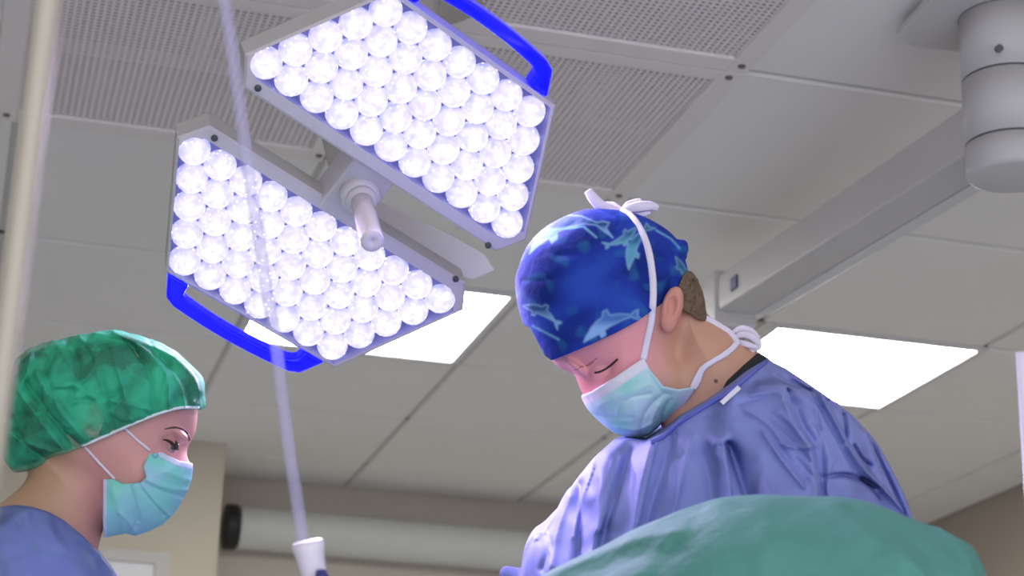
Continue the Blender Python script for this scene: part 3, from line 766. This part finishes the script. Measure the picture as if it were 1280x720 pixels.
# lashes, brow
ribbon('eyelashes', A, face, [(744, 465), (752, 463), (762, 457), (772, 448)], 2.6, 'lash', surg, .6, .6)
ribbon('eyebrow', A, face, [(716, 462), (726, 459), (738, 454), (748, 446), (762, 438)], 5, 'browm', surg, -.3, .3, rad=[1, 3, 3.5, 2.5, 1])
# gown
TANP = math.tan(math.radians(19))
def lean(X, Y): return np.maximum(Y - 720, 0) * TANP
gownBig = closed([(800, 520), (782, 536), (768, 549), (745, 570), (722, 598), (700, 630), (684, 655), (667, 667), (657, 690), (654, 730), (665, 800), (700, 900), (720, 1100), (730, 1500), (730, 2060),
                  (1180, 2060), (1180, 1500), (1180, 1100), (1180, 900), (1170, 760), (1150, 690), (1138, 645), (1128, 615), (1112, 580), (1090, 543), (1060, 515), (1030, 494), (1000, 474), (980, 461), (958, 448), (940, 420), (880, 430), (830, 480)])
torso = infl(gownBig, 120, 165, lean)
armN = U(18, cone((985, 560, 118), (930, 790, 200), 76, 62), cone((930, 790, 200), (760, 850, 150), 60, 46))
armF = U(18, cone((850, 620, -120), (722, 720, -60), 70, 52), cone((722, 700, -60), (700, 860, 40), 52, 44))
gf = U(40, torso, armN, armF)
gf = U(6, gf, cone((632, 724, -50), (690, 742, -40), 11, 20))
gfold = [([(905, 548), (915, 575), (928, 620)], 9, -11), ([(886, 545), (896, 540), (905, 545)], 7, 5), ([(893, 560), (898, 600), (896, 640)], 8, 6), ([(936, 560), (945, 600), (955, 640)], 12, 4),
         ([(812, 545), (800, 590), (790, 650), (780, 690)], 7, 6), ([(838, 540), (822, 590), (806, 640), (800, 690)], 9, -6), ([(788, 560), (770, 610), (755, 660), (748, 700)], 6, -5), ([(766, 570), (752, 620), (742, 680)], 7, 5),
         ([(725, 605), (727, 650), (724, 700)], 6, -6), ([(713, 615), (700, 650), (690, 700)], 7, 4), ([(676, 660), (690, 672), (682, 700)], 5, -4),
         ([(860, 540), (845, 590), (832, 640)], 6, 4), ([(872, 560), (880, 590), (884, 612)], 9, -4),
         ([(975, 485), (985, 520), (1000, 545), (1006, 575), (1010, 620)], 5, -6), ([(964, 490), (976, 525), (992, 550), (997, 580), (1000, 622)], 7, 6), ([(1016, 560), (1014, 590), (1016, 622)], 4, 3),
         ([(1010, 490), (1030, 530), (1042, 552), (1062, 578), (1090, 605), (1115, 630)], 3.5, 5), ([(1020, 500), (1036, 530), (1050, 556), (1070, 590)], 5, -3), ([(1012, 583), (1035, 582), (1060, 590), (1084, 600)], 3, -5),
         ([(1080, 528), (1088, 560), (1106, 600), (1124, 640)], 6, -8), ([(1068, 535), (1080, 575), (1096, 610)], 5, 3), ([(1040, 496), (1040, 530), (1038, 545)], 3, -3),
         ([(940, 530), (960, 560), (985, 592)], 3.5, 3.5), ([(950, 520), (975, 545), (1000, 572)], 3, -3), ([(955, 508), (975, 525), (990, 545)], 3, 3), ([(960, 545), (980, 548), (998, 546)], 3, 3),
         ([(920, 512), (945, 530), (965, 560)], 4, -2.5), ([(975, 470), (1000, 484), (1030, 500)], 4, -2.5), ([(940, 478), (975, 480), (1005, 500)], 5, 2), ([(915, 500), (950, 492), (985, 500)], 4, -2), ([(1000, 520), (1020, 545), (1030, 570)], 4, -2.5), ([(1050, 548), (1062, 565), (1070, 572)], 2.5, -2.5)]
crisp = [([(1010, 490), (1030, 530), (1042, 552), (1062, 578), (1090, 605), (1118, 634)], 2, 5), ([(1004, 492), (1024, 532), (1036, 554), (1056, 582), (1084, 610)], 2.2, -4), ([(1012, 583), (1035, 581), (1060, 588), (1082, 600)], 2, -5),
         ([(1040, 498), (1041, 520), (1038, 546)], 2, -4), ([(1078, 535), (1086, 570), (1102, 606)], 2.2, 4.5), ([(940, 530), (960, 562), (985, 594)], 2, 4), ([(946, 526), (966, 556), (990, 586)], 2, -3),
         ([(958, 505), (980, 528), (996, 548)], 2, 4), ([(962, 545), (980, 549), (998, 547)], 1.8, 4), ([(978, 560), (990, 575), (1000, 585)], 1.8, -4), ([(1003, 505), (1009, 560), (1010, 618)], 2, -4),
         ([(1012, 600), (1016, 575), (1026, 560)], 1.8, 3), ([(985, 470), (1010, 486), (1040, 506)], 2.2, 3), ([(960, 468), (990, 486), (1012, 506)], 2, -3), ([(930, 490), (960, 486), (990, 494)], 2.2, 3), ([(1050, 548), (1060, 563), (1072, 574)], 1.8, -4),
         ([(866, 520), (900, 514), (930, 520)], 2.5, 2.5), ([(818, 545), (806, 590), (796, 640)], 2.5, 4), ([(903, 546), (908, 570), (920, 606)], 3, -5), ([(895, 545), (901, 585), (902, 620)], 2.5, 4), ([(742, 580), (728, 620), (720, 660)], 2.5, 3.5), ([(776, 566), (762, 606), (750, 650)], 2.5, 3.5),
         ([(671, 668), (684, 662), (690, 680)], 2, 4), ([(1000, 595), (1008, 605), (1004, 618)], 2, 3), ([(920, 505), (944, 520), (960, 540)], 2, 3)]
gf = FOLDS(gf, crisp)
gf = FOLDS(gf, [(P, w_ * .9, h_ * 1.45) for P, w_, h_ in gfold]); gf = WAVY(gf, 1.0, 16, 2)
hemG = np.array([(790, 546), (806, 548), (826, 537), (850, 516), (880, 498), (905, 481), (930, 462), (958, 447), (1300, 300), (1500, 800), (1500, 2050), (400, 2050), (400, 700), (640, 560)])
gownf = CUT(gf, hemG, 3)
ysG = np.concatenate([rng(436, 760, 2.1), rng(768, 900, 10), rng(930, 2090, 40)])
GCS = np.concatenate([rng(-250, -70, 8), rng(-64, 262, 3.6), rng(270, 720, 22)])
gown = implicit('gown', gownf, A, np.concatenate([rng(560, 615, 10), rng(620, 1152, 2.1), rng(1160, 1250, 10)]), ysG, GCS, ['gown'], surg)
nb = []
for x, y in ((812, 546), (826, 540), (838, 530), (852, 518), (880, 500), (905, 484), (930, 466), (954, 451)):
    nb.append((x, y, top_c(gownf, x + 3, y + 5, 300)))
ribbon('neck_binding', A, gownf, nb, 5, 'collar', gown, 0, .8)
# undershirt between neck and gown
ush = np.array([(947, 440), (962, 449), (970, 470), (915, 500), (896, 492), (906, 474), (926, 456)])
implicit('undershirt', CUT(infl(neckP + np.array([2, -2]), 60, 64), ush, 2), A, rng(888, 980, 1.6), rng(432, 505, 1.6), rng(-72, 72, 2), ['under'], surg)
# small white tab on the neckline
k = MB(); c0 = top_c(gownf, 905, 491)
c0 = top_c(gownf, 906, 492, 300)
q = [A.P(x, y, c0 + dz) for dz in (0, 5) for x, y in ((892, 497), (913, 478), (917, 482), (896, 501))]
k.add(q, [(0, 3, 2, 1), (4, 5, 6, 7), (0, 1, 5, 4), (1, 2, 6, 5), (2, 3, 7, 6), (3, 0, 4, 7)], 'conn'); k.build('neck_tab', gown)

# ================================================================== the green-capped person
B = Frame(130, 560, 2.25)
headW = closed([(30, 520), (50, 455), (110, 425), (180, 432), (232, 470), (246, 505), (247, 520), (244, 540), (239, 551), (234, 562), (235, 574), (241, 585), (238, 594), (230, 598), (226, 606), (223, 616), (216, 626), (212, 640), (200, 655), (180, 660),
                (150, 655), (125, 640), (105, 615), (70, 600), (40, 575)])
neckW = closed([(112, 560), (140, 600), (136, 640), (128, 665), (122, 700), (130, 760), (60, 780), (-60, 760), (-60, 650), (-20, 640), (15, 618), (34, 596), (45, 560)])
hw = infl(headW, 80, 72)
fw_ = U(18, hw, infl(neckW, 62, 52))
fw_ = U(8, fw_, ell((178, 588, 52), (24, 18, 18)))                     # cheek
fw_ = U(5, fw_, ell((222, 542, 42), (16, 6, 18), 40))
fw_ = SUB(fw_, ell((214, 556, 58), (13, 8, 12), 25), 7)               # eye socket
fw_ = U(3, fw_, ell((209, 553, 46.5), (10, 6.5, 9), 20))               # upper lid
fw_ = SUB(fw_, ell((213.5, 557.5, 58), (5.5, 2.4, 7), 30), 1.2)          # eye opening
earW = SUB(ell((112, 524, 78), (16, 24, 12), -12), ell((114, 526, 84), (8, 14, 7), -12), 4)
fw_ = U(4, fw_, earW)
def skinw_tint(X, Y, C):
    b = np.tile(srgb(196, 156, 124), (len(X), 1))
    b = blend(b, srgb(212, 154, 146), np.clip((X - 70) / 45, 0, 1))
    b = blend(b, srgb(222, 150, 138), sm(np.hypot((X - 196) / 30, (Y - 580) / 22) - .6, 1.2) * .5)
    b = blend(b, srgb(176, 122, 118), np.exp(-(np.hypot((X - 211) / 11, (Y - 553) / 7)) ** 2) * .5)
    return b
base = B.P(40, 760); base.z = 0
nur = implicit('person', fw_, B, rng(-70, 254, 1.6), rng(418, 770, 1.7), rng(-90, 92, 1.8), ['skinw'], None, base, skinw_tint)
tag(nur, 'person in a green bouffant cap and light green mask, looking to the right', 'person')
# cap
capW = closed([(4, 560), (6, 520), (14, 470), (24, 445), (60, 428), (100, 419), (145, 415), (190, 424), (226, 444), (248, 466), (256, 490), (254, 520), (230, 560), (160, 590), (100, 596), (60, 592), (34, 590), (14, 588)])
cw = infl(capW, 84, 92)
hemW = np.array([(-40, 380), (300, 380), (300, 480), (252, 512), (246, 511.5), (217, 513.5), (195.5, 520.5), (176, 528), (155, 537), (130, 548), (103, 559.5), (86, 566), (66, 571), (58, 577), (40, 590), (10, 600), (-40, 590)])
wf = []
rg = random.Random(11)
for (P, w, h) in (([(142, 418), (180, 440), (205, 470), (210, 512)], 5, 4), ([(120, 420), (170, 428), (225, 455), (248, 490)], 6, 4), ([(100, 425), (120, 450), (105, 480), (70, 485)], 6, 4), ([(85, 430), (100, 460), (90, 500)], 6, -4),
                  ([(25, 490), (55, 530), (84, 566)], 8, 6), ([(48, 470), (75, 510), (106, 550)], 7, 6), ([(36, 480), (64, 520), (96, 556)], 5, -5), ([(10, 540), (40, 556), (80, 568)], 6, 4), ([(18, 520), (30, 550), (60, 575)], 5, -4),
                  ([(110, 440), (130, 490), (140, 540)], 5, -3.5), ([(140, 440), (150, 480), (165, 530)], 4, 3.5), ([(160, 430), (185, 470), (190, 518)], 5, -3.5), ([(200, 450), (225, 480), (236, 510)], 5, -3), ([(70, 440), (60, 470), (68, 500)], 6, -4),
                  ([(120, 500), (150, 505), (190, 515)], 4, 3), ([(90, 505), (130, 500), (150, 490)], 4, -3), ([(40, 440), (36, 470), (20, 500)], 6, 4), ([(135, 515), (155, 525), (175, 522)], 4, 3.5), ([(215, 470), (226, 490), (228, 512)], 3, 3)):
    wf.append((P, w * .75, h * 1.5))
for i in range(30):
    x, y = rg.uniform(20, 230), rg.uniform(435, 540); a_ = rg.uniform(0, 3.14); l_ = rg.uniform(14, 34)
    wf.append(([(x - l_ * math.cos(a_), y - l_ * math.sin(a_)), (x + rg.uniform(-6, 6), y + rg.uniform(-6, 6)), (x + l_ * math.cos(a_), y + l_ * math.sin(a_))], rg.uniform(2, 3.5), rg.choice((-2.2, 2.2))))
cwf = CUT(WAVY(FOLDS(cw, wf), 1.2, 9, 5), hemW, 2)
# dark hair filling the cap, and a little at the nape below the hem
capin = WAVY(FOLDS(cw, wf), 1.2, 9, 5)
def hairf_(X, Y, C):
    r = capin(X, Y, C) + 7
    r = smax(r, sd_poly(hemW, X, Y) + 4 + 0 * C, 2)
    return smax(r, -ell((112, 524, 88), (20, 28, 30))(X, Y, C), 3)
nape = CUT(infl(closed([(14, 545), (20, 500), (110, 470), (122, 545), (104, 562), (96, 578), (80, 586), (58, 589), (44, 588)]), 60, 60), np.array([(0, 540), (112, 540), (112, 600), (0, 600)]), 3)
implicit('hair', WAVY(U(6, hairf_, nape), .6, 3.2, 6), B, rng(6, 252, 2), rng(414, 596, 2), rng(-90, 90, 2.2), ['hairw'], nur)
cw_o = implicit('bouffant_cap', cwf, B, rng(-4, 264, 1.6), rng(408, 604, 1.6), rng(-98, 98, 1.8), ['capw'], nur)
cw_o['label'] = 'crinkled see-through green bouffant cap'
ribbon('elastic_hem', B, cwf, [(247, 510), (232, 510.5), (217, 512), (195.5, 518.5), (176, 526), (155, 535), (130, 546), (103, 557.5)], 3.6, 'elastic', cw_o, 0)
# mask
mw_big = infl(closed([(236, 560), (246, 580), (244, 600), (236, 620), (222, 642), (206, 658), (185, 668), (150, 676), (100, 686), (90, 640), (100, 590), (140, 556), (180, 536)]), 72, 82)
mwP = np.array([(189, 556.5), (206, 568), (222, 575.5), (240, 579), (239, 596), (233, 614), (219.5, 638), (204, 654), (186, 663), (169, 669), (156, 665.5), (142, 668), (129.5, 671), (128.5, 650), (129, 598), (141.5, 597.7), (153, 603.5), (174.5, 602), (181, 595.5), (177, 582), (183, 570)])
mwfold = [([(178, 602), (200, 612), (228, 620)], 2.2, -2.2), ([(172, 604), (186, 622), (204, 642)], 2.4, -2.8), ([(161, 606), (168, 630), (172, 648)], 3, -3), ([(165, 640), (168, 655), (160, 664)], 3, -2.4), ([(150, 640), (160, 650), (168, 664)], 3, 2.5),
          ([(181, 598), (206, 608), (234, 612)], 3, 2), ([(176, 606), (192, 626), (212, 644)], 3, 2.2), ([(140, 610), (150, 640), (155, 660)], 6, 2), ([(182, 580), (196, 586), (236, 600)], 4, 1.5)]
mwf = CUT(FOLDS(mw_big, mwfold), mwP, 1.5)
def maskw_tint(X, Y, C):
    b = np.tile(srgb(146, 210, 216), (len(X), 1))
    n1 = np.sin(X / 10 + np.sin(Y / 8)) + np.sin(Y / 12 + 1.4 * np.sin(X / 11))
    b = blend(b, srgb(122, 216, 192), np.clip(.2 + n1 * .3 - (Y - 610) / 120, 0, .8)); b = blend(b, srgb(160, 200, 224), np.clip(-n1 * .28, 0, .6))
    b = blend(b, srgb(214, 220, 240), sm(sd_line([(189, 556.5), (206, 568), (222, 575.5), (240, 579)], X, Y) - 6, 2.5))
    b = blend(b, srgb(150, 170, 220), sm(sd_line([(200, 573), (222, 583), (240, 587)], X, Y) - .7, 1.5) * .6)
    b = blend(b, srgb(206, 216, 240), sm(sd_line([(129, 598), (128.5, 650), (129.5, 671)], X, Y) - 4, 2))
    ring_ = np.abs(np.hypot(X - 192.5, Y - 568.5) - 3); return blend(b, srgb(96, 130, 190), np.exp(-(ring_ / 1.2) ** 2) * .7 * (C > 0))
mw_o = implicit('face_mask', mwf, B, rng(122, 248, 1.3), rng(548, 680, 1.3), rng(-86, 86, 1.7), ['mask'], nur, None, maskw_tint)
mw_o['label'] = 'light green pleated face mask with ear loops'
fm = U(1, fw_, cwf)
ribbon('ear_loop', B, fm, [(155, 536), (170, 550), (186, 563)], 3.2, 'tie', mw_o, 1.5, .8)
ribbon('ear_loop', B, fm, [(107, 559), (124, 578), (143, 598)], 3.2, 'tie', mw_o, 1.5, .8)
# eye, lashes, brows
k = MB(); cc_ = top_c(fw_, 219, 552) - 2
def ball(fr, x, y, c, r_, m):
    bm_ = bmesh.new(); bmesh.ops.create_uvsphere(bm_, u_segments=24, v_segments=16, radius=r_ * fr.u)
    vs = [v.co + fr.P(x, y, c) for v in bm_.verts]; fs = [tuple(v.index for v in f.verts) for f in bm_.faces]; bm_.free(); return vs, fs
ec = top_c(fw_, 214, 557) - 8
vs, fs = ball(B, 212, 557, ec, 10, 'eye'); k.add(vs, fs, 'eye', True)
eo = k.build('eye', nur)
ca = eo.data.color_attributes.new('tint', 'FLOAT_COLOR', 'POINT')
gz = (B.P(219, 559, ec + 8) - B.P(212, 557, ec)).normalized(); ctr = B.P(212, 557, ec) - nur.location
for i, v in enumerate(eo.data.vertices):
    d_ = (v.co - ctr).normalized().dot(gz)
    ca.data[i].color = (.02, .012, .01, 1) if d_ > .93 else ((.10, .05, .03, 1) if d_ > .74 else (.36, .31, .31, 1))
ribbon('eyelashes', B, fw_, [(202, 550), (207, 550.5), (213, 554), (219, 560), (222, 562)], 3, 'lash', nur, 1.2, .7, rad=[1.2, 3, 4, 3.4, 1.5])
ribbon('eyebrow', B, fw_, [(204, 537), (214, 535), (224, 537), (231, 542), (234.5, 551)], 4, 'brow', nur, .3, .4, rad=[1.2, 2.6, 4, 5, 3])
# scrub top
scP = closed([(125, 600), (100, 645), (60, 600), (20, 600), (-20, 634), (-70, 650), (-120, 690), (-145, 780), (-150, 1000), (-150, 1500), (-150, 2330), (210, 2330), (205, 1500), (200, 1000), (185, 830), (166, 760), (150, 728), (138, 706), (126, 688), (124, 650)])
st = infl(scP, 100, 150, lambda X, Y: np.maximum(Y - 720, 0) * math.tan(math.radians(14)))
armW = U(18, cone((20, 740, 120), (40, 960, 190), 70, 56), cone((40, 960, 190), (240, 960, 170), 52, 40))
scf = FOLDS(U(36, st, armW), [([(60, 650), (90, 690), (100, 730)], 7, 4), ([(30, 650), (50, 690), (60, 730)], 6, -4), ([(0, 660), (20, 700), (24, 740)], 8, 3), ([(100, 670), (120, 700), (130, 730)], 4, -3), ([(10, 690), (40, 680), (70, 690)], 5, -3)])
hemS = np.array([(-400, 660), (-30, 641), (0, 633), (22, 630), (42, 632), (62, 638), (80, 648), (103, 667), (122, 688), (134, 690), (400, 760), (400, 2290), (-400, 2290)])
scf = CUT(WAVY(scf, .8, 14, 8), hemS, 3)
sc_o = implicit('scrub_top', scf, B, np.concatenate([rng(-170, -30, 8), rng(-24, 180, 3), rng(185, 300, 10)]), np.concatenate([rng(622, 760, 3), rng(768, 1010, 10), rng(1040, 2350, 40)]),
                np.concatenate([rng(-170, -60, 10), rng(-54, 210, 3.4), rng(216, 640, 20)]), ['scrub'], nur)

# ================================================================== green drape in the foreground
Dp = Frame(950, 700, 1.72)
drP = closed([(540, 790), (620, 748), (680, 720), (720, 700), (760, 682), (795, 662), (830, 646), (868, 632), (905, 622), (960, 618.5), (1010, 620), (1065, 624), (1100, 633), (1135, 646), (1170, 660), (1202, 676), (1216, 690), (1230, 720), (1250, 780), (1270, 900), (1280, 1200), (1290, 1500), (1300, 2290),
              (480, 2290), (480, 1500), (490, 1200), (500, 900)])
drf = infl(drP, 150, 300, lambda X, Y: np.maximum(Y - 800, 0) * TANP * .9)
drf = FOLDS(drf, [([(690, 722), (740, 700), (800, 676), (860, 664)], 9, 5), ([(720, 730), (790, 700), (860, 690)], 12, -4), ([(840, 680), (900, 650), (940, 640)], 16, 3), ([(1040, 640), (1075, 670), (1110, 700)], 14, 4), ([(1060, 640), (1110, 668), (1150, 700)], 8, -4),
                  ([(960, 640), (955, 690), (960, 740)], 18, 3), ([(1170, 664), (1190, 690), (1200, 730)], 6, 4), ([(1100, 690), (1130, 710), (1140, 740)], 6, 3), ([(880, 640), (840, 700), (820, 760)], 14, -3)])
drf = WAVY(drf, .9, 22, 12)
dr_base = Dp.P(900, 900); dr_base.z = 0
dro = implicit('surgical_drape', drf, Dp, np.concatenate([rng(440, 600, 14), rng(608, 1260, 4), rng(1270, 1330, 12)]), np.concatenate([rng(606, 760, 3), rng(768, 950, 12), rng(980, 2310, 45)]),
                np.concatenate([rng(-320, -120, 16), rng(-110, 330, 7), rng(345, 900, 26)]), ['drape'], None, dr_base)
tag(dro, 'green cloth surgical drape mounded in front of the blue gown', 'drape')

# ================================================================== infusion line, poles
D2 = 1.6
path = [(222, -700), (262, -250), (274, -60), (282, 10), (291, 70), (299, 130), (307, 190), (318, 260), (331, 345), (345, 430), (352, 490), (361, 560), (371, 625), (379, 682)]
pts = [at(p[0], p[1], D2) for p in smooth_path(path, 6)]
ttop = pts[0].copy(); ttop.z = CEIL - .004
line = empty('infusion_line', at(390, 720, D2)); tag(line, 'thin clear infusion tube hanging down to a white drip connector', 'infusion tube')
k = MB(); k.tube([ttop] + pts, 8.0 * D2 / F, 'tube', 14); k.build('tube', line)
k = MB(); a, b_ = at(384, 677, D2), at(402, 770, D2)
k.tube([a, a.lerp(b_, .06), a.lerp(b_, .2), a.lerp(b_, .55), b_], [19 * D2 / F, 20.5 * D2 / F, 18 * D2 / F, 15 * D2 / F, 14 * D2 / F], 'conn', 24); k.build('drip_chamber', line)
k = MB(); a, b_ = at(401, 712, D2 - .014), at(408, 750, D2 - .014); k.tube([a, a.lerp(b_, .3), b_], [6 * D2 / F, 9 * D2 / F, 9 * D2 / F], 'label', 12); o = k.build('roller_clamp', line); o['label'] = 'blue clamp'
def stand(name, p0, p1, d, w, m, ztop, label, cat, extra=None):
    a, b_ = at(*p0, d), at(*p1, d); v = (b_ - a)
    lo_ = a + v * ((0.02 - a.z) / v.z); hi_ = a + v * ((ztop - a.z) / v.z)
    t = empty(name, (lo_.x, lo_.y, 0)); tag(t, label, cat)
    k = MB(); k.tube([lo_, lo_.lerp(hi_, .5), hi_], w * d / F / 2, m, 24); k.build('pole', t)
    k = MB(); k.lathe([(.16, 0), (.16, .012), (.05, .03), (.02, .05)], m, Matrix.Translation((lo_.x, lo_.y, 0)), 32); k.build('base', t)
    return t, hi_
t, hi_ = stand('iv_pole', (60, 0), (-9, 560), 0.95, 32, 'pole', 2.1, 'tall beige steel pole standing in front of the green-capped person', 'pole')
zt_ = at(1272, 440, 1.7).z
t, hi_ = stand('equipment_pole', (1277, 470), (1285, 600), 1.7, 11, 'pole2', zt_, 'white pole cut off by the right edge of the photo', 'pole')

# ------------------------------------------------------------------ world light (ambient fill, let in where no front wall is built)
w = bpy.data.worlds.new('world'); S.world = w; w.use_nodes = True
w.node_tree.nodes['Background'].inputs['Color'].default_value = (.93, .93, 1.03, 1)
w.node_tree.nodes['Background'].inputs['Strength'].default_value = 1.9
S.cycles.use_denoising = True
S.cycles.max_bounces = 6
